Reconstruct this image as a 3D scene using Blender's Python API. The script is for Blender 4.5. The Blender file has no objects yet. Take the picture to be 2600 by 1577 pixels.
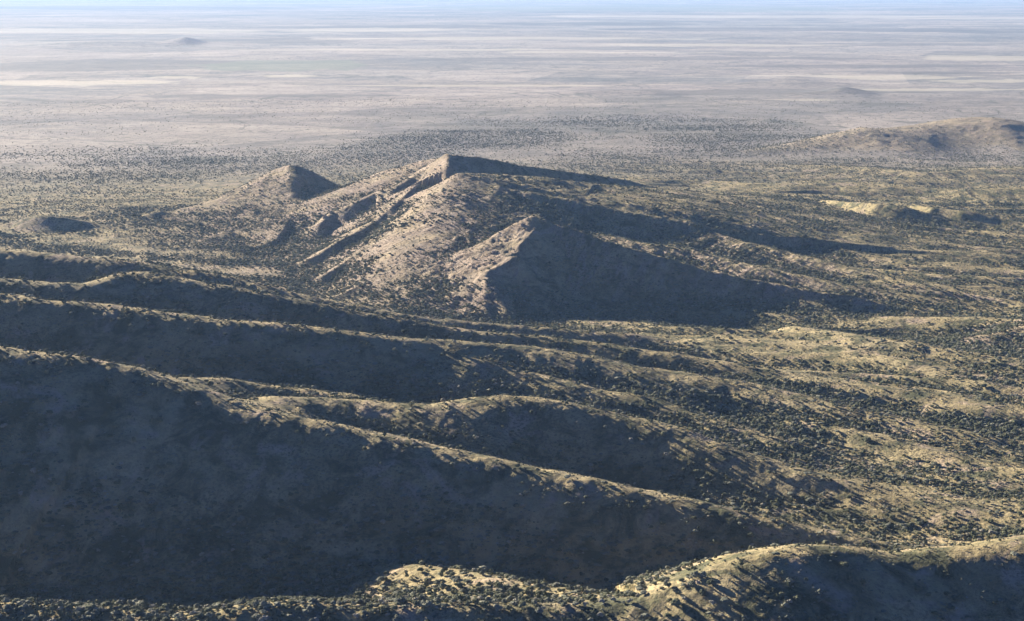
import bpy, math, random
import numpy as np
rng = np.random.default_rng(11)
random.seed(5)
sc = bpy.context.scene
C = sc.collection
R = math.radians
F32 = np.float32

# ------------------------------------------------------------------ camera
PW, PH, FPX = 2600.0, 1577.0, 4123.0          # picture size and focal length in picture pixels
CAM_Z = 620.0
HORIZON = -42.0                                # picture row of the horizon
PITCH = math.atan((PH / 2 - HORIZON) / FPX)
cam = bpy.data.cameras.new('camera'); cam_o = bpy.data.objects.new('camera', cam); C.objects.link(cam_o)
cam.sensor_width = 36.0; cam.lens = 36.0 * FPX / PW
cam.clip_start = 1.0; cam.clip_end = 600000.0
cam_o.location = (0, 0, CAM_Z); cam_o.rotation_euler = (math.pi / 2 - PITCH, 0, 0)
sc.camera = cam_o

# ------------------------------------------------------------------ light
SUN_EL, SUN_BACK = 15.5, 44.0                  # degrees: height, and how far behind the scene (0 = exactly from the left)
SUN_ROT = -(90.0 - SUN_BACK)
w = bpy.data.worlds.new("World"); sc.world = w; w.use_nodes = True
nt = w.node_tree
sky = nt.nodes.new('ShaderNodeTexSky'); sky.sky_type = 'NISHITA'; sky.sun_disc = False
sky.sun_elevation = R(SUN_EL); sky.sun_rotation = R(SUN_ROT)
sky.altitude = 2500; sky.air_density = 0.3; sky.dust_density = 0.0; sky.ozone_density = 10.0
nt.links.new(sky.outputs[0], nt.nodes['Background'].inputs[0])
nt.nodes['Background'].inputs[1].default_value = 0.06
sun = bpy.data.lights.new('sun', 'SUN'); sun.energy = 5.0; sun.angle = R(0.5); sun.color = (1.0, 0.88, 0.72)
sun_o = bpy.data.objects.new('sun', sun); C.objects.link(sun_o)
sx = math.sin(R(SUN_ROT)) * math.cos(R(SUN_EL)); sy = math.cos(R(SUN_ROT)) * math.cos(R(SUN_EL)); sz = math.sin(R(SUN_EL))
from mathutils import Vector
sun_o.rotation_euler = Vector((sx, sy, sz)).to_track_quat('Z', 'Y').to_euler()
sun_o.location = (sx * 3000, sy * 3000 + 2000, 2000)
sc.view_settings.view_transform = 'Standard'; sc.view_settings.look = 'None'
sc.view_settings.exposure = 1.9; sc.view_settings.gamma = 1.0
sc.view_settings.use_curve_mapping = False
sc.cycles.use_denoising = True
sc.cycles.max_bounces = 3; sc.cycles.diffuse_bounces = 2; sc.cycles.volume_bounces = 0
sc.cycles.transparent_max_bounces = 8

# ------------------------------------------------------------------ noise
_perm = np.random.default_rng(77).permutation(65536).astype(np.int64)
_val = (np.random.default_rng(78).random(65536) * 2 - 1).astype(F32)
def vnoise(x, y, seed=0):
    xi = np.floor(x).astype(np.int64); yi = np.floor(y).astype(np.int64)
    fx = (x - xi).astype(F32); fy = (y - yi).astype(F32)
    fx = fx * fx * fx * (fx * (fx * 6 - 15) + 10); fy = fy * fy * fy * (fy * (fy * 6 - 15) + 10)
    def h(a, b): return _val[_perm[(_perm[(a + seed * 131) & 65535] + b) & 65535]]
    a = h(xi, yi); b = h(xi + 1, yi); c = h(xi, yi + 1); d = h(xi + 1, yi + 1)
    return a + (b - a) * fx + (c - a) * fy + (a - b - c + d) * fx * fy
def fbm(x, y, octaves, seed=0, gain=0.5, ridged=False):
    s = np.zeros(x.shape, F32); amp = 1.0; tot = 0
    for o in range(octaves):
        n = vnoise(x, y, seed + o * 7)
        if ridged: n = 1 - 2 * np.abs(n)
        s += amp * n; tot += amp; amp *= gain
        x, y = x * 1.63 + y * 1.17 + 13.7, y * 1.63 - x * 1.17 + 5.1
    return s / tot
def sstep(a, b, x):
    t = np.clip((x - a) / (b - a), 0, 1); return t * t * (3 - 2 * t)

def place(px, py, z):
    """the point at height z that the picture shows at px, py"""
    dx = (px - PW / 2) / FPX; dy = (PH / 2 - py) / FPX
    cp, sp = math.cos(PITCH), math.sin(PITCH)
    v = (dx, cp + dy * sp, -sp + dy * cp)
    k = (z - CAM_Z) / v[2]
    return v[0] * k, v[1] * k
def project(x, y, z):
    cp, sp = math.cos(PITCH), math.sin(PITCH)
    zz = z - CAM_Z
    dep = y * cp - zz * sp; up = y * sp + zz * cp
    return PW / 2 + FPX * x / dep, PH / 2 - FPX * up / dep

# ------------------------------------------------------------------ ridges: crest points (picture x, picture y, height), slope of near side, far side
# owner, near, far, radius, gully strength, points
RIDGES = [
 # nearest crests along the bottom
 ('near_ridge', .60, .50, 24, .05, [(1560,1560,85,.6),(1620,1535,98,.6),(1700,1497,108,.55),(1752,1471,115,.55),(1830,1437,123,.55),(1908,1414,127,.6),(1991,1398,130,.7),(2050,1390,131,.85),(2168,1395,124),(2287,1406,116),(2376,1398,117),(2480,1392,119),(2600,1376,123),(2760,1350,130)]),
 ('near_ridge', .42, .60, 8, .1, [(1950,1408,128),(2010,1435,117),(2080,1465,103),(2160,1500,90)]),
 ('near_ridge', .60, .45, 20, .035, [(400,1600,92),(520,1572,95),(598,1552,97),(676,1540,98),(800,1536,98),(900,1539,97),(1000,1536,98),(1160,1540,97),(1368,1545,96),(1500,1543,97),(1600,1533,98)]),
 ('near_ridge', .40, .55, 20, .035, [(-250,1530,88),(0,1538,89),(150,1547,89),(300,1552,89),(450,1566,88),(540,1590,88)]),
 ('near_ridge', .22, .45, 12, .1, [(840,1432,20),(930,1434,33),(1030,1437,45),(1190,1457,56),(1300,1478,65),(1450,1505,73),(1600,1532,84)]),
 # the long crest across the picture, and what stands behind it
 ('long_ridge', .60, .50, 28, .05, [(-500,850,188),(-200,862,195),(0,885,190),(130,900,184),(250,920,177),(350,943,168),(450,975,158),(600,1030,141),(700,1052,135),(800,1070,130),(1000,1112,118),(1150,1146,108),(1300,1180,99),(1450,1212,91),(1600,1243,83),(1750,1276,74),(1900,1310,65),(2050,1345,54),(2200,1377,44),(2340,1405,33)]),
 ('long_ridge', .60, .45, 28, .05, [(620,1030,125,.6),(700,1010,115,.6),(800,1012,106,.6),(900,1018,100,.6),(1000,1026,96,.6),(1100,1028,95,.55),(1200,1013,98,.55),(1280,1008,99,.7),(1360,1014,96),(1430,1026,91),(1500,1040,86),(1600,1062,79),(1700,1090,71),(1850,1145,58),(2000,1190,47),(2150,1226,40),(2300,1260,34),(2450,1290,29),(2650,1318,24)]),
 ('long_ridge', .45, .40, 28, .05, [(450,965,140),(560,960,115),(700,985,95),(850,1000,88)]),
 ('middle_ridge', .60, .45, 28, .05, [(-400,735,176),(-150,742,176),(0,747,172),(91,763,166),(183,767,163),(285,774,160),(365,785,156),(475,800,150),(566,813,145),(657,820,141),(767,829,136),(900,844,127),(1000,857,119),(1120,868,109),(1290,877,97,.7),(1400,890,88,.45),(1500,905,79,.4),(1620,934,69,.4),(1700,945,64,.4),(1877,971,55,.5),(1991,997,50,.5),(2116,1029,45,.5),(2246,1055,40,.5),(2376,1091,36,.5),(2510,1133,31,.5),(2700,1190,26,.5)]),
 ('middle_ridge', .27, .40, 28, .05, [(1120,868,109),(1190,903,98),(1290,935,86),(1400,965,76),(1500,990,67),(1650,1015,57),(1800,1065,48),(1950,1115,40)]),
 ('back_ridge', .60, .45, 26, .05, [(-300,700,165),(0,709,158),(128,718,154),(219,718,153),(274,707,156),(329,691,160),(365,690,160),(438,705,154),(548,723,146),(620,736,140),(700,748,133),(800,768,122),(900,790,110),(1055,818,94),(1213,843,79),(1371,854,69),(1530,875,60),(1688,897,52),(1846,923,44),(2004,950,36),(2150,985,30),(2350,1020,26)]),
 ('back_ridge', .60, .45, 26, .05, [(-300,620,170),(0,632,160),(140,646,153),(226,657,148),(365,667,142),(500,690,132),(600,706,124),(700,735,112),(800,757,100),(900,775,88),(1000,797,77),(1100,812,65),(1250,822,50),(1400,835,38),(1600,850,28)]),
 # pointed hill
 ('right_spur', .50, .30, 10, .15, [(2020,830,20),(2100,840,28),(2200,860,36),(2313,882,36),(2453,907,33),(2600,936,30),(2760,965,28)]),
 ('right_spur', .30, .45, 12, .15, [(2180,900,26),(2313,928,34),(2453,968,32),(2600,1010,28),(2760,1050,26)]),
 ('right_spur', .50, .30, 10, .15, [(1780,1010,26),(1950,1045,34),(2150,1095,34),(2350,1150,30),(2600,1215,26)]),
 ('pointed_hill', .78, .60, 3, .0, [(1349,553,137),(1370,559,133),(1443,580,119),(1516,605,103),(1600,631,86),(1700,658,70),(1775,680,57),(1860,700,46),(1949,717,37),(2079,741,27),(2168,749,24),(2290,786,4),(2412,818,-14)]),
 ('pointed_hill', .62, .62, 5, .10, [(1238,712,50),(1262,748,34),(1285,790,14)]),
 ('pointed_hill', .55, .60, 6, .10, [(1310,650,84),(1345,700,50),(1375,750,20)]),
 ('pointed_hill', .70, 1.1, 2, .12, [(1362,558,135),(1345,595,112),(1310,638,85),(1275,668,71),(1235,700,56),(1232,745,34),(1236,800,8),(1238,830,-12)]),
 ('pointed_hill', 1.1, .55, 3, .1, [(1349,553,137),(1320,562,130),(1261,595,104),(1225,617,88),(1133,657,60),(1085,705,34),(1020,765,8),(960,800,-10)]),
 ('pointed_hill', .3, .3, 8, .15, [(2700,795,60),(2600,828,35),(2520,850,22)]),
 # double crested hill
 ('double_hill', .72, .80, 3, .04, [(1128,395,182),(1150,396,181),(1225,402,170),(1334,420,146),(1443,437,122),(1516,447,108),(1600,462,88),(1800,500,52),(2000,540,25)]),
 ('double_hill', .60, .60, 4, .12, [(1135,396,182),(1138,425,166),(1136,455,142),(1125,478,118)]),
 ('double_hill', .58, .60, 10, .10, [(1128,395,182),(1115,416,160),(1060,445,138),(1005,471,118),(954,488,98),(896,515,75),(845,540,52),(819,562,34),(805,590,12)]),
 ('double_hill', .30, .5, 12, .25, [(1110,402,150),(1060,414,112),(1000,430,72),(940,450,42),(880,474,20)]),
 ('double_hill', .18, .55, 9, .2, [(1165,444,164),(1178,441,165),(1225,440,163),(1334,449,152),(1389,452,148),(1516,470,126,1),(1600,503,102,3.4),(1762,530,80,3.4),(1884,555,65,2),(2006,599,46,1),(2107,628,36),(2250,660,26),(2351,680,20),(2600,709,12)]),
 ('double_hill', .13, .50, 5, .2, [(1170,443,165),(1140,470,148),(1115,500,128,1.3),(1095,530,106,1.8),(1080,570,80,2.4),(1085,610,55,3),(1100,640,36,3)]),
 ('double_hill', .32, .40, 8, .15, [(1334,485,122),(1480,517,99),(1590,543,86),(1722,571,73,.8),(1843,601,60,.6),(1904,619,54,.6),(1965,632,49,.6),(2087,664,39,.6),(2300,722,22,.6),(2500,760,13,.6),(2640,785,8,.6)]),
 ('double_hill', .32, .35, 8, .2, [(1400,565,68),(1500,590,68),(1600,614,66),(1762,637,56),(1864,664,48),(2006,697,36),(2128,720,28),(2290,745,20),(2460,772,12),(2600,792,8)]),
 ('double_hill', .52, .52, 5, .25, [(1100,520,110),(1040,560,80),(980,600,55),(900,650,30),(820,700,12)]),
 ('double_hill', .52, .52, 5, .25, [(1060,470,128),(990,530,90),(940,565,62),(860,615,34),(780,660,12)]),
 ('double_hill', .52, .52, 5, .25, [(1085,600,62),(1020,650,42),(940,710,20),(860,750,6)]),
 ('double_hill', .30, .30, 8, .3, [(1085,575,75),(1150,598,56),(1200,612,46),(1260,630,30)]),
 ('double_hill', .25, .30, 8, .3, [(1090,640,42),(1040,700,22),(980,750,6)]),
 # cone to the left
 ('cone_hill', .70, .50, 3, .0, [(728,418,99),(745,415,101),(757,418,98),(776,430,87),(803,446,70),(840,461,54),(876,473,43),(910,481,35),(960,490,28),(1040,500,20)]),
 ('cone_hill', .62, 1.0, 3, .08, [(745,415,101),(750,440,88),(751,460,74),(753,480,60,.9),(755,505,42,.6),(740,550,22,.35),(700,610,6,.25)]),
 ('cone_hill', .9, .55, 3, .1, [(745,415,101),(710,426,86),(676,446,76),(621,475,56),(584,490,44),(511,515,26),(400,545,8)]),
 ('cone_hill', .28, .4, 6, .4, [(720,450,70),(660,490,42),(580,530,22),(480,570,6)]),
 ('cone_hill', .28, .4, 6, .4, [(752,480,45),(700,530,24),(620,570,10),(520,610,3)]),
 # low humps
 ('low_hill', .45, .4, 7, .1, [(10,572,6),(40,562,15),(70,553,25),(100,548,31),(130,548,32),(170,553,26),(230,566,13),(290,580,3)]),
 ('low_hill', .4, .4, 3, .05, [(370,545,8),(395,536,16),(430,545,8)]),
 ('low_hill', .85, .30, 4, .05, [(2010,505,10),(2070,508,24),(2120,511,38),(2180,515,49),(2229,520,55),(2290,526,54),(2351,542,43),(2412,567,24),(2493,591,7)]),
 ('low_hill', .85, .30, 4, .05, [(2320,520,46),(2371,528,50),(2450,536,48),(2530,555,35),(2640,575,25)]),
 ('low_hill', .12, .12, 18, .1, [(2000,480,12),(2120,462,24),(2250,470,26),(2330,480,14)]),
 ('low_hill', .15, .15, 14, .3, [(2380,500,16),(2450,482,36),(2560,478,40),(2700,480,40)]),
 ('low_hill', .12, .12, 14, .3, [(2000,420,8),(2200,425,26),(2350,440,26),(2500,430,30),(2700,425,30)]),
 # hill at the right edge
 ('far_right_hill', .20, .3, 45, .02, [(1930,378,11),(1980,370,19),(2030,360,30),(2081,349,43),(2170,321,79),(2232,317,81),(2285,325,66),(2329,313,78),(2376,307,84),(2418,295,100),(2461,289,109),(2540,289,109),(2600,303,88),(2760,330,50)]),
]
# faces stretched between two crest lines: owner, roughness, first line, second line
FACES = [
 ('cone_hill', 3.5, [(743,415,101),(710,426,86),(676,446,76),(621,475,56),(584,490,44),(511,515,26),(400,545,8)], [(747,417,100),(750,440,88),(751,460,74),(753,480,60),(755,505,42),(735,550,22),(690,610,6)]),
 ('pointed_hill', 6.5, [(1349,553,137),(1320,562,130),(1261,595,104),(1225,617,88),(1133,657,60),(1085,705,34),(1020,765,8),(960,800,-10)], [(1362,558,135),(1345,595,112),(1310,638,85),(1275,668,71),(1235,700,56),(1232,745,34),(1236,800,8),(1238,830,-12)]),
]
OWN = ['plain'] + sorted({r[0] for r in RIDGES})

def base_height(x, y):
    d = np.hypot(x, y)
    b = 12 * sstep(3400, 2300, d) * sstep(60, 420, x)
    b = b + 7 * sstep(5600, 4000, d) * sstep(300, 900, x)
    amp = 6.0 * sstep(8300, 5200, d)
    b = b + amp * fbm(x / 320, y / 320, 3, 3)
    ca, sa = math.cos(R(-24)), math.sin(R(-24)); u = (x - 500) * ca + (y - 2990) * sa; v = -(x - 500) * sa + (y - 2990) * ca
    b = b - 30 * np.exp(-(u / 380) ** 2 - (v / 150) ** 2)
    return b.astype(F32)

def terrain(x, y):
    x = x.astype(F32); y = y.astype(F32)
    base = base_height(x, y); h = base.copy()
    own = np.zeros(x.shape, np.int16)
    wx = 16 * fbm(x / 110, y / 110, 3, 31); wy = 16 * fbm(x / 110, y / 110, 3, 41)
    xs = x + wx * .35; ys = y + wy * .35
    for k, (name, near, far, rad, gul, pts) in enumerate(RIDGES):
        P = [place(*p[:3]) for p in pts]; Z = [p[2] for p in pts]; S = [p[3] if len(p) > 3 else 1.0 for p in pts]
        far_off = 0 if name in ('near_ridge', 'long_ridge', 'middle_ridge', 'back_ridge', 'pointed_hill') else 1
        zm = max(Z); m = min(near, far)
        reach = zm / (m * min(S) * .45) + 30
        X = [p[0] for p in P]; Y = [p[1] for p in P]
        sel = np.nonzero((x > min(X) - reach) & (x < max(X) + reach) & (y > min(Y) - reach) & (y < max(Y) + reach))
        if len(sel[0]) == 0: continue
        a = xs[sel]; b = ys[sel]
        best = np.full(a.shape, 1e18, F32); zc = np.zeros(a.shape, F32); arc = np.zeros(a.shape, F32); sm = np.ones(a.shape, F32); side = np.zeros(a.shape, F32)
        s0 = 0.0; flip = -(X[-1] - X[0]) > 0
        for i in range(len(P) - 1):
            x0, y0 = P[i]; x1, y1 = P[i + 1]
            ex, ey = x1 - x0, y1 - y0; L = math.hypot(ex, ey) + 1e-6
            t = np.clip(((a - x0) * ex + (b - y0) * ey) / (L * L), 0, 1)
            dx = a - (x0 + ex * t); dy = b - (y0 + ey * t)
            dd = dx * dx + dy * dy
            u = dd < best
            best = np.where(u, dd, best)
            zc = np.where(u, Z[i] + (Z[i + 1] - Z[i]) * t, zc)
            sm = np.where(u, S[i] + (S[i + 1] - S[i]) * t, sm)
            arc = np.where(u, s0 + L * t, arc)
            # which side: below zero is the side towards the viewer
            nx, ny = ey / L, -ex / L
            if flip: nx, ny = -nx, -ny
            side = np.where(u, (dx * nx + dy * ny) / (np.sqrt(dd) + 1e-3), side)
            s0 += L
        d = np.sqrt(best)
        wside = sstep(-.6, .6, side)
        s = far + (near * sm - far) * wside
        g = fbm(arc / 42 + k * 17.3, d / 260 + k, 3, 50 + k, .55)
        g2 = fbm(arc / 13 + k * 7.3, d / 120 + k, 2, 90 + k, .55)
        ramp = sstep(0, 60, d)
        gully = gul * sstep(0, 45, d) * (26 * g + 6 * g2) * np.clip(zc / 50, .15, 1.2)
        crestn = fbm(arc / 45, arc * 0, 3, 200 + k) * (1.1 if far_off == 0 else 2.0) * np.clip(zc / 60, .2, 1)
        t = zc + crestn + gully - s * (np.sqrt(d * d + rad * rad) - rad * .95)
        hb = h[sel]
        kk = 7.0
        nh = .5 * (t + hb + np.sqrt((t - hb) ** 2 + kk * kk)) - .5 * (np.sqrt(900 + kk * kk) - 30)
        nh = np.where(np.abs(t - hb) > 30, np.maximum(t, hb), np.maximum(nh, np.maximum(t, hb)))
        h[sel] = nh
        ow = own[sel]; ow[t > hb] = OWN.index(name); own[sel] = ow
    for name, amp, A_, B_ in FACES:
        a3 = [(*place(*p), p[2]) for p in A_]; b3 = [(*place(*p), p[2]) for p in B_]
        rough = amp * (fbm((x + wx) / 34, (y + wy) / 34, 5, 88, .62, True) - .2)
        for i in range(min(len(a3), len(b3)) - 1):
            for T in ((a3[i], a3[i + 1], b3[i]), (a3[i + 1], b3[i + 1], b3[i])):
                (x0, y0, z0), (x1, y1, z1), (x2, y2, z2) = T
                den = (y1 - y2) * (x0 - x2) + (x2 - x1) * (y0 - y2)
                if abs(den) < 1e-3: continue
                sel = np.nonzero((x > min(x0, x1, x2)) & (x < max(x0, x1, x2)) & (y > min(y0, y1, y2)) & (y < max(y0, y1, y2)))
                if len(sel[0]) == 0: continue
                l0 = ((y1 - y2) * (x[sel] - x2) + (x2 - x1) * (y[sel] - y2)) / den
                l1 = ((y2 - y0) * (x[sel] - x2) + (x0 - x2) * (y[sel] - y2)) / den
                l2 = 1 - l0 - l1; ins = (l0 >= 0) & (l1 >= 0) & (l2 >= 0)
                zz = l0 * z0 + l1 * z1 + l2 * z2 + rough[sel]
                hb = h[sel]; up = ins & (zz > hb)
                h[sel] = np.where(up, zz, hb)
                ow = own[sel]; ow[up] = OWN.index(name); own[sel] = ow
    ca, sa = math.cos(R(-24)), math.sin(R(-24))
    ax_, bx_ = x * ca + y * sa, -x * sa + y * ca
    spur = fbm((ax_ / 900 + fbm(x / 400, y / 400, 2, 71) * .25).astype(F32), (bx_ / 125 + fbm(x / 260, y / 260, 2, 72) * .6).astype(F32), 3, 73, .5, True)
    far_ = np.hypot(x, y)
    h = h + 17 * (1 - .9 * np.clip((h - base) / 22, 0, 1)) * np.clip(spur + .25, 0, 1) * sstep(-60, 300, x - .04 * y) * sstep(1500, 1900, far_) * sstep(6500, 5000, far_)
    h = h.astype(F32)
    rel = np.clip((h - base) / 45, 0, 1)
    dist = np.hypot(x, y)
    near_amp = sstep(6500, 3800, dist)
    calm = np.isin(own, [OWN.index(n) for n in ('near_ridge', 'long_ridge', 'middle_ridge', 'back_ridge', 'pointed_hill')])
    h += np.where(calm, .5 + .9 * rel, .5 + 2.4 * rel) * fbm((x + wx) / 75, (y + wy) / 75, 4, 5, .55, True) * (.35 + .65 * near_amp)
    h += (.35 + .9 * rel) * fbm(x / 17, y / 17, 3, 9, .6) * near_amp
    h *= sstep(9000, 7800, dist)
    return h, own, rel, base

# ------------------------------------------------------------------ height sheet: columns by bearing, rows by distance
NC, NR = 840, 1320
D0, D1, A0 = 930.0, 9200.0, R(24.0)
ang = np.linspace(-A0, A0, NC); lr = np.linspace(math.log(D0), math.log(D1), NR)
AA, DD = np.meshgrid(ang, np.exp(lr))
GX = (DD * np.sin(AA)); GY = (DD * np.cos(AA))
GH, GO, GREL, GBASE = terrain(GX, GY)
def grid_uv(x, y):
    u = (np.arctan2(x, y) + A0) / (2 * A0) * (NC - 1); v = (np.log(np.hypot(x, y)) - lr[0]) / (lr[-1] - lr[0]) * (NR - 1)
    return np.clip(u, 0, NC - 1.001), np.clip(v, 0, NR - 1.001)
def blur(A, kj, ki):
    P_ = np.pad(A.astype(np.float64), ((kj, kj), (ki, ki)), mode='edge')
    S_ = np.cumsum(np.cumsum(P_, 0), 1); S_ = np.pad(S_, ((1, 0), (1, 0)))
    n, m = 2 * kj + 1, 2 * ki + 1
    return (S_[n:, m:] - S_[:-n, m:] - S_[n:, :-m] + S_[:-n, :-m]) / (n * m)
# weather the far hill, the cone and the pointed hill so that no edge stays knife-sharp
def weather(mask, kj, ki, amp, wl, seed):
    global GH
    gx_, gy_ = GX.astype(F32), GY.astype(F32)
    n = fbm(gx_ / wl, gy_ / wl, 5, seed, .58, True) - .1
    GH = GH * (1 - mask) + (blur(GH, kj, ki) + amp * n * np.clip(GREL, 0, 1)) * mask
ew = lambda x0, y0, rx, ry: sstep(1.25, .8, ((GX - x0) / rx) ** 2 + ((GY - y0) / ry) ** 2)
weather(ew(1750, 6450, 950, 620), 12, 12, 7.0, 210, 701)
weather(ew(*place(735, 450, 60), 420, 420), 4, 4, 2.6, 45, 702)
weather(ew(*place(1300, 640, 80), 190, 260), 1, 2, 4.2, 27, 703)
GH = GH.astype(F32)
def lookup(G, x, y):
    u, v = grid_uv(x, y); i = u.astype(int); j = v.astype(int); fu = u - i; fv = v - j
    return G[j, i] * (1 - fu) * (1 - fv) + G[j, i + 1] * fu * (1 - fv) + G[j + 1, i] * (1 - fu) * fv + G[j + 1, i + 1] * fu * fv
# vertex normals
dPu = np.stack([np.gradient(GX, axis=1), np.gradient(GY, axis=1), np.gradient(GH, axis=1)], -1)
dPv = np.stack([np.gradient(GX, axis=0), np.gradient(GY, axis=0), np.gradient(GH, axis=0)], -1)
GN = np.cross(dPu, dPv); GN /= np.linalg.norm(GN, axis=-1, keepdims=True)
# where the ground stands proud of what is round it
CREST = np.maximum(sstep(.6, 3.0, GH - blur(GH, 10, 14)), sstep(.6, 3.5, GH - blur(GH, 26, 34)))
HOLLOW = sstep(.0, 3.0, blur(GH, 26, 34) - GH)
# what grows where (albedo only)
gx, gy = GX.astype(F32), GY.astype(F32)
PXX, PYY = project(GX, GY, GH)
def blob(cx, cy, rx, ry, z=0.0):
    """a soft patch of ground centred on the point shown at cx, cy"""
    X0, Y0 = place(cx, cy, z); X1, Y1 = place(cx + rx, cy, z); X2, Y2 = place(cx, cy - ry, z)
    ax = abs(X1 - X0); ay = abs(Y2 - Y0)
    return np.exp(-(((GX - X0) / ax) ** 2 + ((GY - Y0) / ay) ** 2))
slope = 1 - GN[..., 2]
is_rock_side = np.zeros(GX.shape, F32)
for nm in ('double_hill', 'cone_hill', 'pointed_hill'):
    is_rock_side[GO == OWN.index(nm)] = 1
is_rock_side[GO == OWN.index('far_right_hill')] = .7
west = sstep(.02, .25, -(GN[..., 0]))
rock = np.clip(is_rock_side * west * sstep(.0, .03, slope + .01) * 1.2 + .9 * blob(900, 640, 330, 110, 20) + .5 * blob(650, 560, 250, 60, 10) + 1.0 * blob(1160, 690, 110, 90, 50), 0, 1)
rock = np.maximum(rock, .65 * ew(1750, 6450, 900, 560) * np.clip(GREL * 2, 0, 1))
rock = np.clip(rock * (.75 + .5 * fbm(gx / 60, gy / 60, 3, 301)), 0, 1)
scrub = np.clip(.5 + .9 * fbm(gx / 170, gy / 170, 3, 311), 0, 1)

def col_attr(me, name, arr):
    at = me.color_attributes.new(name, 'FLOAT_COLOR', 'POINT')
    at.data.foreach_set('color', np.ascontiguousarray(arr, dtype=F32).ravel())
def mesh_from(name, V, Fq, N=None, mat=None, smooth=True):
    me = bpy.data.meshes.new(name)
    me.vertices.add(len(V)); me.vertices.foreach_set('co', np.ascontiguousarray(V, dtype=F32).ravel())
    k = Fq.shape[1]
    me.loops.add(Fq.size); me.polygons.add(len(Fq))
    me.loops.foreach_set('vertex_index', Fq.ravel().astype(np.int32))
    me.polygons.foreach_set('loop_start', np.arange(0, Fq.size, k, dtype=np.int32))
    me.update(calc_edges=True)
    me.polygons.foreach_set('use_smooth', np.full(len(Fq), smooth))
    if mat: me.materials.append(mat)
    return me

# ------------------------------------------------------------------ materials
def new_mat(name):
    m = bpy.data.materials.new(name); m.use_nodes = True
    b = m.node_tree.nodes['Principled BSDF']; b.inputs['Roughness'].default_value = .95
    b.inputs['Specular IOR Level'].default_value = .1
    return m, m.node_tree, b
class G:
    def __init__(s, t): s.t = t
    def n(s, ty, **kw):
        nd = s.t.nodes.new(ty)
        for k, v in kw.items(): setattr(nd, k, v)
        return nd
    def noise(s, vec, scale, detail=3, rough=.55, dist=0):
        nd = s.n('ShaderNodeTexNoise'); s.t.links.new(vec, nd.inputs['Vector'])
        nd.inputs['Scale'].default_value = scale; nd.inputs['Detail'].default_value = detail
        nd.inputs['Roughness'].default_value = rough; nd.inputs['Distortion'].default_value = dist
        return nd.outputs['Fac']
    def ramp(s, fac, pts):
        nd = s.n('ShaderNodeValToRGB'); s.t.links.new(fac, nd.inputs[0]); cr = nd.color_ramp
        while len(cr.elements) < len(pts): cr.elements.new(.5)
        for e, (p, c) in zip(cr.elements, pts):
            e.position = p; e.color = (*c, 1) if isinstance(c, tuple) else (c, c, c, 1)
        return nd.outputs[0]
    def mix(s, fac, a, b, mode='MIX'):
        nd = s.n('ShaderNodeMix', data_type='RGBA', blend_type=mode)
        for sock, v in ((nd.inputs[0], fac), (nd.inputs[6], a), (nd.inputs[7], b)):
            if isinstance(v, (int, float)): sock.default_value = v
            elif isinstance(v, tuple): sock.default_value = (*v, 1)
            else: s.t.links.new(v, sock)
        return nd.outputs[2]
    def math(s, op, a, b=0.0):
        nd = s.n('ShaderNodeMath', operation=op)
        for sock, v in ((nd.inputs[0], a), (nd.inputs[1], b)):
            if isinstance(v, (int, float)): sock.default_value = v
            else: s.t.links.new(v, sock)
        return nd.outputs[0]

def plain_colour(g, t, pos):
    mp = g.n('ShaderNodeMapping'); t.links.new(pos, mp.inputs[0]); mp.inputs['Rotation'].default_value = (0, 0, R(6)); mp.inputs['Scale'].default_value = (.8, 1, 1)
    v = mp.outputs[0]
    n1 = g.noise(v, .00022, 6, .62, .6); n2 = g.noise(v, .0011, 5, .65, .4); n3 = g.noise(v, .006, 4, .7)
    col = g.ramp(n1, [(.40, (.11, .13, .15)), (.46, (.21, .205, .215)), (.52, (.28, .25, .225)), (.56, (.25, .22, .225)), (.63, (.47, .415, .355))])
    col = g.mix(.4, col, g.ramp(n2, [(.36, (.13, .14, .15)), (.5, (.25, .23, .22)), (.63, (.54, .48, .42))]))
    col = g.mix(.25, col, g.ramp(n3, [(.4, (.12, .12, .11)), (.6, (.56, .49, .41))]))
    vo = g.n('ShaderNodeTexVoronoi'); t.links.new(g.mix(.08, v, g.n('ShaderNodeTexNoise').outputs['Color']), vo.inputs['Vector']); vo.inputs['Scale'].default_value = .0011
    sv = g.n('ShaderNodeSeparateColor'); t.links.new(vo.outputs['Color'], sv.inputs[0])
    col = g.mix(.22, col, g.ramp(sv.outputs[0], [(.2, (.15, .16, .15)), (.5, (.34, .30, .27)), (.85, (.62, .55, .47))]))
    wash = g.ramp(g.noise(v, .0009, 5, .55, 1.2), [(.488, 0.0), (.5, 1.0), (.512, 0.0)])
    col = g.mix(g.math('MULTIPLY', wash, .7), col, (.10, .11, .09))
    track = g.ramp(g.noise(v, .0004, 4, .5, .6), [(.494, 0.0), (.5, 1.0), (.506, 0.0)])
    col = g.mix(g.math('MULTIPLY', track, .12), col, (.66, .58, .47))
    dots = g.ramp(g.noise(pos, .025, 3, .8), [(.54, 0.0), (.60, 1.0)])
    return g.mix(g.math('MULTIPLY', dots, .55), col, (.085, .09, .075))
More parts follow.
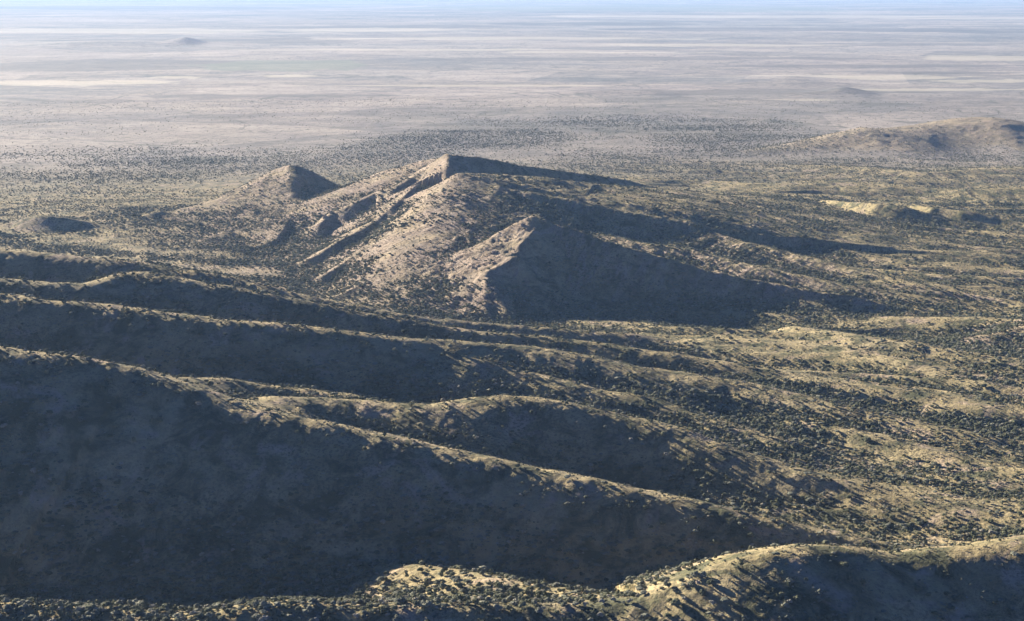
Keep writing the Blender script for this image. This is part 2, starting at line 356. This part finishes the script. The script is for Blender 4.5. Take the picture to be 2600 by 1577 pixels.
def hill_material():
    m, t, b = new_mat('dry_hillside'); g = G(t)
    pos = g.n('ShaderNodeNewGeometry').outputs['Position']
    at = g.n('ShaderNodeVertexColor'); at.layer_name = 'cover'
    sp = g.n('ShaderNodeSeparateColor'); t.links.new(at.outputs[0], sp.inputs[0])
    rockm, scrubm, farm = sp.outputs
    grass = g.ramp(g.noise(pos, .012, 5, .6), [(.3, (.25, .205, .105)), (.5, (.42, .345, .18)), (.7, (.49, .41, .235))])
    low = g.ramp(g.noise(pos, .055, 4, .65), [(.35, (.13, .12, .075)), (.6, (.30, .25, .155))])
    gr = g.mix(g.ramp(g.noise(pos, .11, 4, .7), [(.42, 0.0), (.62, 1.0)]), grass, low)
    gr = g.mix(.55, grass, gr)
    rk = g.ramp(g.noise(pos, .05, 5, .65), [(.3, (.22, .17, .125)), (.5, (.37, .29, .225)), (.7, (.46, .385, .31))])
    brush = g.ramp(g.noise(pos, .02, 5, .7, .5), [(.46, 0.0), (.60, 1.0)])
    gr = g.mix(g.math('MULTIPLY', brush, .9), gr, (.075, .085, .045))
    soil = g.ramp(g.noise(pos, .016, 4, .6, 1.0), [(.56, 0.0), (.68, 1.0)])
    gr = g.mix(g.math('MULTIPLY', soil, .8), gr, (.46, .36, .26))
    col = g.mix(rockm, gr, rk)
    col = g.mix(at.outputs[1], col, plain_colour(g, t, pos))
    # low scrub too small to stand out one by one
    sc1 = g.ramp(g.noise(pos, .26, 2, .6), [(.50, 0.0), (.60, 1.0)])
    fac = g.math('MULTIPLY', sc1, g.math('ADD', g.math('MULTIPLY', scrubm, .55), .15))
    col = g.mix(fac, col, (.085, .085, .055))
    fs = g.ramp(g.noise(pos, .085, 3, .75), [(.42, 0.0), (.58, 1.0)])
    col = g.mix(g.math('MULTIPLY', fs, g.math('MULTIPLY', farm, .75)), col, (.10, .10, .075))
    t.links.new(col, b.inputs['Base Color'])
    bm = g.n('ShaderNodeBump'); bm.inputs['Strength'].default_value = 1.0; bm.inputs['Distance'].default_value = 1.0
    hgt = g.math('ADD', g.math('MULTIPLY', g.noise(pos, .16, 4, .7), 2.6), g.math('MULTIPLY', g.noise(pos, .6, 2, .6), .5))
    hgt = g.math('ADD', hgt, g.math('MULTIPLY', g.math('MULTIPLY', g.noise(pos, .09, 5, .75, .6), 7.0), rockm))
    t.links.new(hgt, bm.inputs['Height']); t.links.new(bm.outputs[0], b.inputs['Normal'])
    return m
M_HILL = hill_material()

def plain_material():
    m, t, b = new_mat('desert_plain'); g = G(t)
    pos = g.n('ShaderNodeNewGeometry').outputs['Position']
    at = g.n('ShaderNodeVertexColor'); at.layer_name = 'cover'
    sp = g.n('ShaderNodeSeparateColor'); t.links.new(at.outputs[0], sp.inputs[0])
    playa, dark, green = sp.outputs
    col = plain_colour(g, t, pos)
    col = g.mix(dark, col, (.11, .11, .105)); col = g.mix(green, col, (.20, .23, .17)); col = g.mix(playa, col, (.72, .66, .50))
    t.links.new(col, b.inputs['Base Color'])
    return m
M_PLAIN = plain_material()

# ------------------------------------------------------------------ hills, split along the valleys
fj, fi = np.meshgrid(np.arange(NR - 1), np.arange(NC - 1), indexing='ij')
q = np.stack([fj * NC + fi, fj * NC + fi + 1, (fj + 1) * NC + fi + 1, (fj + 1) * NC + fi], -1).reshape(-1, 4)
V = np.stack([GX, GY, GH], -1).reshape(-1, 3); Nn = GN.reshape(-1, 3)
dist = DD
far_scrub = sstep(4200, 5200, dist) * sstep(0, -1000, dist - 6700 - 1250 * sstep(-.14, .0, gx / gy) + 900 * sstep(.15, .22, gx / gy) + 500 * fbm(gx / 900, gy / 500, 3, 333)) * np.clip(.75 + .8 * fbm(gx / 500, gy / 260, 4, 334), 0.1, 1) * (1 - .85 * np.clip((GH - GBASE) / 18, 0, 1))
cover = np.stack([rock, scrub, far_scrub, sstep(4800, 6200, dist) * (1 - .8 * np.clip(GREL * 2, 0, 1))], -1).reshape(-1, 4)
fown = GO[fj, fi].reshape(-1)
# no crumbs of one hill inside another
STRUCT = {}
for k, name in enumerate(OWN):
    sel = fown == k
    if not sel.any(): continue
    f = q[sel]; used = np.unique(f); remap = np.zeros(len(V), np.int64); remap[used] = np.arange(len(used))
    oname = 'valley_floor' if name == 'plain' else name
    me = mesh_from(oname, V[used], remap[f], mat=M_HILL)
    col_attr(me, 'cover', cover[used])
    me.normals_split_custom_set_from_vertices(Nn[used].astype(F32))
    o = bpy.data.objects.new(oname, me); C.objects.link(o); o['kind'] = 'structure'
    STRUCT[oname] = o

# ------------------------------------------------------------------ the plain out to the horizon
NC2, NR2 = 500, 620
a2 = np.linspace(-R(34), R(34), NC2); r2 = np.exp(np.linspace(math.log(8300), math.log(330000), NR2))
A2, D2 = np.meshgrid(a2, r2); PX = D2 * np.sin(A2); PY = D2 * np.cos(A2)
PZ = np.zeros(PX.shape, F32) - .4 * sstep(9300, 9000, D2)
px32, py32 = PX.astype(F32), PY.astype(F32)
PZ += 9 * np.clip(fbm(px32 / 1500, py32 / 900, 3, 401), 0, 1) * sstep(9300, 11000, D2)
def far_hill(cx, cy, rx, ry, h):
    global PZ
    X0, Y0 = place(cx, cy, 0); X1, _ = place(cx + rx, cy, 0)
    ax = X1 - X0; r = np.sqrt(((PX - X0) / ax) ** 2 + ((PY - Y0) / ry) ** 2)
    PZ = np.maximum(PZ, PZ + h * np.clip(1 - r, 0, 1) ** 1.1 * (1 + .15 * fbm(px32 / 200, py32 / 200, 2, 411)))
far_hill(470, 112, 62, 700, 58); far_hill(330, 112, 260, 1500, 34); far_hill(150, 118, 150, 1500, 18)
far_hill(2145, 240, 90, 330, 30); far_hill(2080, 243, 260, 420, 20); far_hill(2350, 245, 230, 420, 14)
far_hill(1560, 236, 230, 350, 18); far_hill(2000, 205, 200, 700, 26)
def pblob(cx, cy, rx, ry, wob=.5, seed=0):
    """a patch of ground round the point shown at cx, cy"""
    X0, Y0 = place(cx, cy, 0); X1, Y1 = place(cx + rx, cy, 0); X2, Y2 = place(cx, cy - ry, 0); X3, Y3 = place(cx, cy + ry, 0)
    ax = abs(X1 - X0); ay = (Y2 - Y3) / 2
    r = ((PX - X0) / ax) ** 2 + ((PY - Y0) / ay) ** 2
    r = r * (1 + wob * fbm((px32 / (ax * .35)).astype(F32), (py32 / (ay * .6)).astype(F32), 3, 500 + seed))
    return sstep(1.15, .75, r)
playa = np.zeros(PX.shape)
for i, (cx, cy, rx, ry) in enumerate([(120, 211, 190, 6), (330, 208, 120, 5), (450, 197, 70, 2.5), (740, 193, 70, 4), (1050, 128, 420, 2.4), (1500, 134, 260, 2.2), (950, 76, 260, 4.5),
        (300, 78, 420, 6), (1900, 42, 520, 3.2), (2450, 47, 200, 2.5), (2480, 148, 150, 7), (2200, 196, 260, 5.5), (2500, 206, 160, 4), (1250, 98, 420, 3.5), (1800, 115, 300, 3), (2050, 326, 90, 5),
        (1200, 218, 420, 2.2), (2350, 228, 260, 3), (1700, 255, 500, 3), (900, 288, 300, 3), (700, 342, 260, 2)]):
    playa = np.maximum(playa, (.4 if i < 4 else .33) * pblob(cx, cy, rx, ry, .9, i))
dark = np.zeros(PX.shape)
for i, (cx, cy, rx, ry) in enumerate([(1700, 150, 480, 5), (2150, 168, 420, 4), (2050, 235, 400, 8), (1900, 75, 420, 4), (2450, 78, 200, 7), (300, 165, 420, 16), (1500, 60, 300, 5), (500, 104, 420, 6), (1620, 232, 170, 4),
        (200, 20, 600, 5), (700, 245, 320, 6), (1000, 68, 300, 4), (2400, 185, 240, 3)]):
    dark = np.maximum(dark, .55 * pblob(cx, cy, rx, ry, .9, 40 + i))
green = np.maximum(.6 * pblob(700, 165, 220, 14, .8, 80), .5 * pblob(1600, 20, 500, 8, .8, 81))
Vp = np.stack([PX, PY, PZ], -1).reshape(-1, 3)
fj, fi = np.meshgrid(np.arange(NR2 - 1), np.arange(NC2 - 1), indexing='ij')
qp = np.stack([fj * NC2 + fi, fj * NC2 + fi + 1, (fj + 1) * NC2 + fi + 1, (fj + 1) * NC2 + fi], -1).reshape(-1, 4)
me = mesh_from('plain', Vp, qp, mat=M_PLAIN)
col_attr(me, 'cover', np.stack([playa, dark, green, np.ones_like(playa)], -1).reshape(-1, 4))
plain = bpy.data.objects.new('plain', me); C.objects.link(plain); plain['kind'] = 'structure'
# ground beneath everything, all the way round
nk = 96; rr = [0, 9000, 60000, 340000]
gv = [(0, 0, -70)]; gf = []
for r_ in rr[1:]:
    for i in range(nk): gv.append((r_ * math.sin(2 * math.pi * i / nk), r_ * math.cos(2 * math.pi * i / nk), -70))
for i in range(nk): gf.append((0, 1 + (i + 1) % nk, 1 + i))
for k in range(len(rr) - 2):
    for i in range(nk):
        a_, b_ = 1 + k * nk + i, 1 + k * nk + (i + 1) % nk; gf.append((a_, b_, b_ + nk, a_ + nk))
me = bpy.data.meshes.new('ground'); me.from_pydata(gv, [], gf); me.materials.append(M_PLAIN)
go = bpy.data.objects.new('ground', me); C.objects.link(go); go['kind'] = 'structure'

# ------------------------------------------------------------------ trees
def leaf_material(name, c1, c2):
    m, t, b = new_mat(name); g = G(t)
    pos = g.n('ShaderNodeNewGeometry').outputs['Position']
    oi = g.n('ShaderNodeObjectInfo').outputs['Random']
    n = g.math('ADD', g.math('MULTIPLY', g.noise(pos, .9, 3, .6), .6), g.math('MULTIPLY', oi, .4))
    t.links.new(g.ramp(n, [(.25, c1), (.75, c2)]), b.inputs['Base Color'])
    return m
M_LEAF = [leaf_material('grey_green_leaves', (.12, .13, .095), (.25, .255, .19)), leaf_material('olive_leaves', (.085, .095, .055), (.175, .18, .11)), leaf_material('sunlit_tint_leaves', (.25, .235, .175), (.40, .375, .295))]  # last colour is paler, standing in for sunlight on shrub tops in shade
M_BARK, t_, b_ = new_mat('grey_bark'); g_ = G(t_)
t_.links.new(g_.ramp(g_.noise(g_.n('ShaderNodeNewGeometry').outputs['Position'], 3, 3), [(.3, (.10, .085, .07)), (.7, (.2, .17, .14))]), b_.inputs['Base Color'])

def ico():
    import bmesh
    bm = bmesh.new(); bmesh.ops.create_icosphere(bm, subdivisions=2, radius=1)
    v = np.array([tuple(a.co) for a in bm.verts]); f = np.array([[a.index for a in p.verts] for p in bm.faces]); bm.free()
    return v, f
IV, IF = ico()
def crown_mesh(name, seed, mat, wide=1.0, tall=1.0, lobes=6):
    """lumpy foliage masses with loose leaf sprays round them; about 5 m across at unit size"""
    r = np.random.default_rng(seed); Vs = []; Fs = []; n = 0
    for i in range(lobes):
        a = r.random() * 6.283; q_ = math.sqrt(r.random()) * 1.55 * wide
        c = np.array([q_ * math.cos(a), q_ * math.sin(a), (1.9 + r.random() * 1.3 - .35 * q_) * tall])
        if i == 0: c = np.array([0, 0, 2.5 * tall])
        s = (.75 + .55 * r.random()) * np.array([1.05 * wide, 1.05 * wide, .72 * tall])
        v = IV * (1 + .22 * r.standard_normal((len(IV), 1))) * s + c
        v[:, 2] = np.maximum(v[:, 2], .35)
        Vs.append(v); Fs.append(IF + n); n += len(v)
        k = 22
        d = r.standard_normal((k, 3)); d /= np.linalg.norm(d, axis=1, keepdims=True); d[:, 2] = np.abs(d[:, 2]) * .9 - .2
        p = c + d * s * 1.15
        for j in range(k):
            u = r.standard_normal(3) * .28; w_ = r.standard_normal(3) * .28
            Vs.append(np.array([p[j], p[j] + u, p[j] + w_])); Fs.append(np.array([[n, n + 1, n + 2]])); n += 3
    me = mesh_from(name, np.concatenate(Vs), np.concatenate(Fs), mat=mat, smooth=False)
    return me
def trunk_mesh(name, seed, h=2.2):
    """a bent tapered trunk that forks into three limbs"""
    r = np.random.default_rng(seed); Vs = []; Fs = []; n = 0
    def limb(p0, p1, r0, r1, bend):
        nonlocal n
        K = 4; m = 6; ring = []
        for i in range(K):
            t = i / (K - 1); c = np.array(p0) * (1 - t) + np.array(p1) * t + np.array(bend) * math.sin(t * math.pi)
            for j in range(m):
                a = 6.283 * j / m; rad = r0 * (1 - t) + r1 * t
                Vs.append([c[0] + rad * math.cos(a), c[1] + rad * math.sin(a), c[2]])
        for i in range(K - 1):
            for j in range(m):
                Fs.append([n + i * m + j, n + i * m + (j + 1) % m, n + (i + 1) * m + (j + 1) % m, n + (i + 1) * m + j])
        n += K * m
    limb((0, 0, -.6), (.1, .05, h * .5), .26, .17, (.08, -.05, 0))
    for k in range(3):
        a = k * 2.1 + r.random(); q_ = .9 + .4 * r.random()
        limb((.1, .05, h * .45), (q_ * math.cos(a), q_ * math.sin(a), h * (1.0 + .25 * r.random())), .15, .05, (0, 0, -.15))
    return mesh_from(name, np.array(Vs), np.array(Fs), mat=M_BARK)
KINDS = [('grey-green', 1, M_LEAF[0], 1.0, 1.0, 7), ('flat-topped', 2, M_LEAF[0], 1.3, .8, 8), ('bushy olive', 3, M_LEAF[1], .85, .85, 5),
         ('tall narrow', 4, M_LEAF[1], .75, 1.25, 6), ('pale-leaved', 5, M_LEAF[2], .9, .9, 5), ('dense round', 6, M_LEAF[1], 1.1, 1.0, 8)]
CROWNS = [crown_mesh('crown', k[1] * 7, k[2], k[3], k[4], k[5]) for k in KINDS]
TRUNKS = [trunk_mesh('trunk', k[1] + 50, 2.2 * k[4]) for k in KINDS]

def scatter(n, d0, d1, a=A0 * .985):
    r = np.sqrt(rng.random(n) * (d1 * d1 - d0 * d0) + d0 * d0); t = (rng.random(n) * 2 - 1) * a
    return r * np.sin(t), r * np.cos(t), r
def grow(n, d0, d1, dens, size):
    x, y, r = scatter(n, d0, d1)
    z = lookup(GH, x, y); nx = lookup(GN[..., 0], x, y); nz = lookup(GN[..., 2], x, y); ny = lookup(GN[..., 1], x, y)
    rel = z - lookup(GBASE, x, y)
    x3, y3 = x.astype(F32), y.astype(F32)
    keep = rng.random(n) < dens(x3, y3, z, r, nx, ny, nz, rel)
    s = size(x3, y3, len(x))
    return np.stack([x, y, z, s], -1)[keep]
def dens_near(x, y, z, r, nx, ny, nz, rel):
    ca, sa = math.cos(R(-24)), math.sin(R(-24))
    c = np.clip(.36 + 1.1 * fbm((x * ca + y * sa) / 330, (y * ca - x * sa) / 85, 4, 601) + .45 * lookup(HOLLOW, x, y), .05, 1) * (1 - .68 * lookup(CREST, x, y))
    facing = np.clip(-ny, 0, 1)                       # the steep sides towards the viewer carry few trees
    steep = sstep(.30, .48, facing)
    c = c * (1 - .3 * steep)
    shelf = 1 + .5 * sstep(200, 600, x) * sstep(3000, 2200, r)
    thicket = .6 * np.exp(-((x + 70) / 150) ** 2 - ((y - 1400) / 90) ** 2) + np.exp(-((x + 320) / 170) ** 2 - ((y - 1300) / 80) ** 2)
    c = c * (1 - .5 * sstep(3500, 4300, r))
    return np.clip(c * shelf * .75 + .9 * thicket, 0, 1)
def size_near(x, y, n):
    return (.55 + .95 * rng.random(n) ** 1.8 + .5 * (rng.random(n) < .05)) * (1 + .25 * fbm(x / 90, y / 90, 2, 611))
T1 = grow(480000, 1030, 4700, dens_near, size_near)
T1 = T1[np.argsort(np.hypot(T1[:, 0], T1[:, 1]))]
def dens_far(x, y, z, r, nx, ny, nz, rel):
    edge = sstep(0, -900, r - 6600 - 1250 * sstep(-.14, .0, x / y) + 900 * sstep(.15, .22, x / y) + 500 * fbm(x / 900, y / 400, 3, 333))
    return np.clip(.5 + 1.1 * fbm(x / 420, y / 230, 4, 621) + .5 * np.clip(rel / 20, 0, 1), .04, 1) * np.maximum(edge, .05) * (1 - .45 * np.clip(rel / 30, 0, 1)) * (.55 + .45 * sstep(4700, 5600, r))
def dens_small(x, y, z, r, nx, ny, nz, rel):
    c = np.clip(.5 + 1.0 * fbm(x / 60, y / 60, 4, 631), .04, 1) * (1 - .5 * lookup(CREST, x, y))
    return c * (1 - .4 * sstep(.30, .48, np.clip(-ny, 0, 1)))
T3 = grow(425000, 1030, 4900, dens_small, lambda x, y, n: .26 + .3 * rng.random(n))
T2 = grow(310000, 4600, 9000, dens_far, lambda x, y, n: .5 + .6 * rng.random(n))

# trees that the picture singles out, set by hand: (picture x, picture y of the foot, size, kind)
HAND = []
kind1 = rng.integers(0, 6, len(T1)); kind1[rng.random(len(T1)) < .3] = 0; kind1[rng.random(len(T1)) < .08] = 4

# visible and large: these become trees of their own
el = (GH - CAM_Z) / DD; run = np.maximum.accumulate(el, axis=0); run = np.vstack([np.full((1, NC), -9.0), run[:-1]])
def seen(T):
    u, v = grid_uv(T[:, 0], T[:, 1]); i = np.round(u).astype(int); j = np.floor(v).astype(int)
    r = np.hypot(T[:, 0], T[:, 1]); top = (T[:, 2] + 2.2 * T[:, 3] - CAM_Z) / r
    px, py = project(T[:, 0], T[:, 1], T[:, 2] + 1.5 * T[:, 3])
    return (top > run[j, i] + 2e-5) & (px > 4) & (px < PW - 4) & (py > 4) & (py < PH - 2), px, py, r
vis, tpx, tpy, tr = seen(T1)
score = np.where(vis, T1[:, 3] / tr, 0)
pick = np.argsort(-score)[:300]
rest = np.ones(len(T1), bool); rest[pick] = False

def zone_of(px, py, own):
    name = OWN[own]
    if name == 'near_ridge' or py > 1380:
        if px < 560: return 'in the bottom left thicket'
        if px < 900: return 'by the low saddle at the bottom'
        if px < 1250: return 'on the bottom middle spur'
        if px < 1620: return 'left of the bright knoll'
        if px < 2080: return 'on the bright knoll'
        if px < 2350: return 'right of the bright knoll'
        return 'in the bottom right corner'
    if name == 'long_ridge':
        col = 'left' if px < 870 else ('middle' if px < 1730 else 'right')
        if py < 1010 and px > 400: return 'behind the long crest'
        return 'on the long crest, %s part' % col
    if name == 'middle_ridge': return 'on the middle ridge'
    if px > 1300: return 'on the scrubby right shelf'
    return 'on the left valley floor'
ORD = ['leftmost', 'second', 'third', 'fourth', 'fifth', 'sixth', 'seventh', 'eighth', 'ninth', 'tenth', 'eleventh', 'twelfth', 'thirteenth', 'fourteenth', 'fifteenth', 'sixteenth']
groups = {}
for idx in pick:
    x, y, z, s = T1[idx]; u, v = grid_uv(np.array([x]), np.array([y]))
    zn = zone_of(tpx[idx], tpy[idx], int(GO[int(v[0]), int(u[0])]))
    groups.setdefault((zn, int(kind1[idx])), []).append(idx)
LABEL = {}
def name_row(ids, kd, zn, where=''):
    ids = sorted(ids, key=lambda i_: tpx[i_])
    if len(ids) > 13:                       # too many to count along: split by height in the picture, then by side
        if 'farther' not in where and 'nearer' not in where:
            m_ = sorted(tpy[i_] for i_ in ids)[len(ids) // 2]
            name_row([i_ for i_ in ids if tpy[i_] < m_], kd, zn, 'farther'); name_row([i_ for i_ in ids if tpy[i_] >= m_], kd, zn, 'nearer'); return
        if 'left' not in where and 'right' not in where:
            h_ = len(ids) // 2
            name_row(ids[:h_], kd, zn, where + ' left'); name_row(ids[h_:], kd, zn, where + ' right'); return
    for n_, i_ in enumerate(ids):
        w_ = (where + ' ') if where else ''
        if len(ids) == 1: LABEL[i_] = '%stree, %s, %s' % (w_, KINDS[kd][0], zn)
        elif n_ == 0: LABEL[i_] = 'leftmost %s%s tree %s' % (w_, KINDS[kd][0], zn)
        elif n_ == len(ids) - 1: LABEL[i_] = 'rightmost %s%s tree %s' % (w_, KINDS[kd][0], zn)
        else: LABEL[i_] = '%s from left of the %s%s trees %s' % (ORD[min(n_, 15)], w_, KINDS[kd][0], zn)
for (zn, kd), ids in groups.items(): name_row(ids, kd, zn)
TREES = []
for (zn, kd), ids in groups.items():
    for idx in ids:
        x, y, z, s = T1[idx]
        root = bpy.data.objects.new('tree', None); C.objects.link(root)
        root.location = (x, y, z - .12); root.rotation_euler = (0, 0, random.random() * 6.283); root.scale = (s, s, s * random.uniform(.85, 1.15))
        root.empty_display_size = 1
        root['label'] = LABEL[idx]
        root['category'] = 'tree'; root['group'] = 'trees ' + zn
        for nm, me in (('crown', CROWNS[kd]), ('trunk', TRUNKS[kd])):
            o = bpy.data.objects.new(nm, me); C.objects.link(o); o.parent = root
        TREES.append((root, kd))

# ------------------------------------------------------------------ pale crags
def ground_at(px, py):
    cp, sp = math.cos(PITCH), math.sin(PITCH); dx = (px - PW / 2) / FPX; dy = (PH / 2 - py) / FPX
    v = np.array([dx, cp + dy * sp, -sp + dy * cp]); k = np.linspace(1040, 7500, 13000)
    x, y, z = v[0] * k, v[1] * k, CAM_Z + v[2] * k
    hit = np.nonzero(z < lookup(GH, x, y))[0]
    i = hit[0] if len(hit) else -1
    return x[i], y[i], lookup(GH, x[i:i + 1], y[i:i + 1])[0]
M_CRAG, t_, b_ = new_mat('pale_crag_rock'); g_ = G(t_); p_ = g_.n('ShaderNodeNewGeometry').outputs['Position']
t_.links.new(g_.ramp(g_.noise(p_, .25, 5, .65), [(.3, (.27, .21, .15)), (.5, (.44, .36, .27)), (.7, (.54, .46, .36))]), b_.inputs['Base Color'])
bp = g_.n('ShaderNodeBump'); bp.inputs['Strength'].default_value = .8; bp.inputs['Distance'].default_value = .6
t_.links.new(g_.noise(p_, .9, 4, .65), bp.inputs['Height']); t_.links.new(bp.outputs[0], b_.inputs['Normal'])
def crag_mesh(seed):
    r = np.random.default_rng(seed); Vs = []; Fs = []; n = 0
    for i in range(6):                       # split blocks leaning on each other, widest at the foot
        a = r.random() * 6.283; q_ = r.random() * 3.2
        s_ = np.array([1.2 + 1.6 * r.random(), 1.2 + 1.4 * r.random(), 1.8 + 2.6 * r.random()])
        v = np.sign(IV) * np.abs(IV) ** .62 * (1 + .13 * r.standard_normal((len(IV), 1))) * s_
        v[:, 2] = np.where(v[:, 2] > 0, v[:, 2] * (1 - .12 * v[:, 0] / s_[0]), v[:, 2])
        Vs.append(v + np.array([q_ * math.cos(a), q_ * math.sin(a), .4])); Fs.append(IF + n); n += len(v)
    return mesh_from('rock_outcrop', np.concatenate(Vs), np.concatenate(Fs), mat=M_CRAG, smooth=False)
CRAGS = [crag_mesh(900 + i) for i in range(5)]
ROCKS = [(1108, 692, 1.5, 'pale crag topping the cliff at the left foot of the pointed hill'), (1132, 688, 1.2, 'blocky crag just right of the cliff top below the pointed hill'),
 (1120, 715, 1.6, 'tall pale buttress in the middle of the cliff below the pointed hill'), (1150, 722, 1.3, 'broken buttress right of the tall one below the pointed hill'),
 (1175, 705, 1.1, 'small crag under the middle of the sunlit arete'), (1200, 680, 1.1, 'crag half way down the sunlit left side of the pointed hill'),
 (1255, 640, 1.2, 'jagged rocks on the upper left side of the pointed hill'), (1285, 612, 1.0, 'rock knob on the left skyline of the pointed hill'),
 (1325, 572, 1.1, 'rocks capping the top of the pointed hill'), (1160, 755, 1.2, 'lowest crag at the left foot of the pointed hill'),
 (826, 552, 1.6, 'bright rounded outcrop ending the left spur of the double hill'), (842, 540, 1.4, 'outcrop on the left spur, just above the bright rounded one'),
 (1065, 560, 1.2, 'crag in the middle of the double hill left face'), (1052, 478, 1.2, 'ribbed rock under the notch between the two tops'),
 (1752, 1486, .7, 'pale ledge low on the left shoulder of the bright knoll'), (1772, 1480, .6, 'small pale rock right of the ledge on the bright knoll')]
for i, (rx_, ry_, s_, lab) in enumerate(ROCKS):
    o = bpy.data.objects.new('rock_outcrop', CRAGS[i % 5]); C.objects.link(o)
    x, y, z = ground_at(rx_, ry_); o.location = (x, y, z - .8 * s_); o.scale = (s_, s_ * 1.1, s_); o.rotation_euler = (0, 0, i * 1.7)
    o['label'] = lab; o['category'] = 'rock outcrop'; o['group'] = 'pale rock outcrops on the hills'; o['kind'] = 'thing'

# ------------------------------------------------------------------ all the other trees and bushes, one mass each
def gn_scatter(name, T, kd, label, cat, crowns):
    me = bpy.data.meshes.new(name); me.vertices.add(len(T)); me.vertices.foreach_set('co', T[:, :3].astype(F32).ravel())
    a = me.attributes.new('size', 'FLOAT', 'POINT'); a.data.foreach_set('value', T[:, 3].astype(F32))
    a = me.attributes.new('turn', 'FLOAT', 'POINT'); a.data.foreach_set('value', (rng.random(len(T)) * 6.283).astype(F32))
    a = me.attributes.new('sort', 'INT', 'POINT'); a.data.foreach_set('value', kd.astype(np.int32))
    o = bpy.data.objects.new(name, me); C.objects.link(o)
    ng = bpy.data.node_groups.new(name, 'GeometryNodeTree')
    ng.interface.new_socket('Geometry', in_out='INPUT', socket_type='NodeSocketGeometry')
    ng.interface.new_socket('Geometry', in_out='OUTPUT', socket_type='NodeSocketGeometry')
    N, L = ng.nodes, ng.links
    gi = N.new('NodeGroupInput'); go_ = N.new('NodeGroupOutput')
    iop = N.new('GeometryNodeInstanceOnPoints'); jn = N.new('GeometryNodeJoinGeometry')
    for ob in crowns:
        oi = N.new('GeometryNodeObjectInfo'); oi.inputs['Object'].default_value = ob; oi.inputs['As Instance'].default_value = True
        oi.transform_space = 'ORIGINAL'; L.new(oi.outputs['Geometry'], jn.inputs[0])
    def named(n, ty):
        a_ = N.new('GeometryNodeInputNamedAttribute'); a_.data_type = ty; a_.inputs[0].default_value = n; return a_.outputs[0]
    L.new(gi.outputs[0], iop.inputs['Points']); L.new(jn.outputs[0], iop.inputs['Instance'])
    iop.inputs['Pick Instance'].default_value = True
    L.new(named('sort', 'INT'), iop.inputs['Instance Index'])
    cx = N.new('ShaderNodeCombineXYZ'); L.new(named('turn', 'FLOAT'), cx.inputs[2]); L.new(cx.outputs[0], iop.inputs['Rotation'])
    L.new(named('size', 'FLOAT'), iop.inputs['Scale'])
    L.new(iop.outputs[0], go_.inputs[0])
    md = o.modifiers.new('scatter', 'NODES'); md.node_group = ng
    o['kind'] = 'stuff'; o['label'] = label; o['category'] = cat
    return o
proto = []
for k in range(6):
    rt = next((r_ for r_, kd in TREES if kd == k), None)
    if rt: proto.append(next(c for c in rt.children if c.name.startswith('crown')))
T1r = T1[rest]; T1r[:, 2] -= .3
gn_scatter('shrubbery', T1r, kind1[rest] % len(proto), 'grey-green desert trees and bushes scattered over the hillsides', 'shrubs', proto)
T3[:, 2] -= .15
gn_scatter('small_shrubbery', T3, np.where(rng.random(len(T3)) < .22, 4, rng.integers(0, len(proto), len(T3))), 'low bushes and cactus clumps between the trees on the hillsides', 'shrubs', proto)  # pale kind is frequent here, its leaf colour imitating sunlit tops
T2[:, 2] -= .3
gn_scatter('far_shrubbery', T2, rng.integers(0, len(proto), len(T2)), 'dark bushes dotted over the plain behind the hills', 'shrubs', proto)

# ------------------------------------------------------------------ air
def haze():
    x, y0, y1, z0, z1 = 300000, -20000, 345000, -75.0, 635.0
    x = 345000
    v = [(sx_ * x, yy, zz) for zz in (z0, z1) for yy in (-345000, y1) for sx_ in (-1, 1)]
    f = [(0, 2, 3, 1), (4, 5, 7, 6), (0, 1, 5, 4), (2, 6, 7, 3), (0, 4, 6, 2), (1, 3, 7, 5)]
    me = bpy.data.meshes.new('haze'); me.from_pydata(v, [], f)
    m = bpy.data.materials.new('haze_air'); m.use_nodes = True; t = m.node_tree; t.nodes.clear()
    o_ = t.nodes.new('ShaderNodeOutputMaterial'); pv = t.nodes.new('ShaderNodeVolumePrincipled')
    pv.inputs['Color'].default_value = (.38, .62, 1.0, 1); pv.inputs['Density'].default_value = 1.5e-5
    pv.inputs['Anisotropy'].default_value = 0.12
    t.links.new(pv.outputs[0], o_.inputs['Volume']); me.materials.append(m)
    o = bpy.data.objects.new('haze', me); C.objects.link(o); o['kind'] = 'stuff'
haze()
print('trees', len(T1), len(T2), 'groups', len(groups))
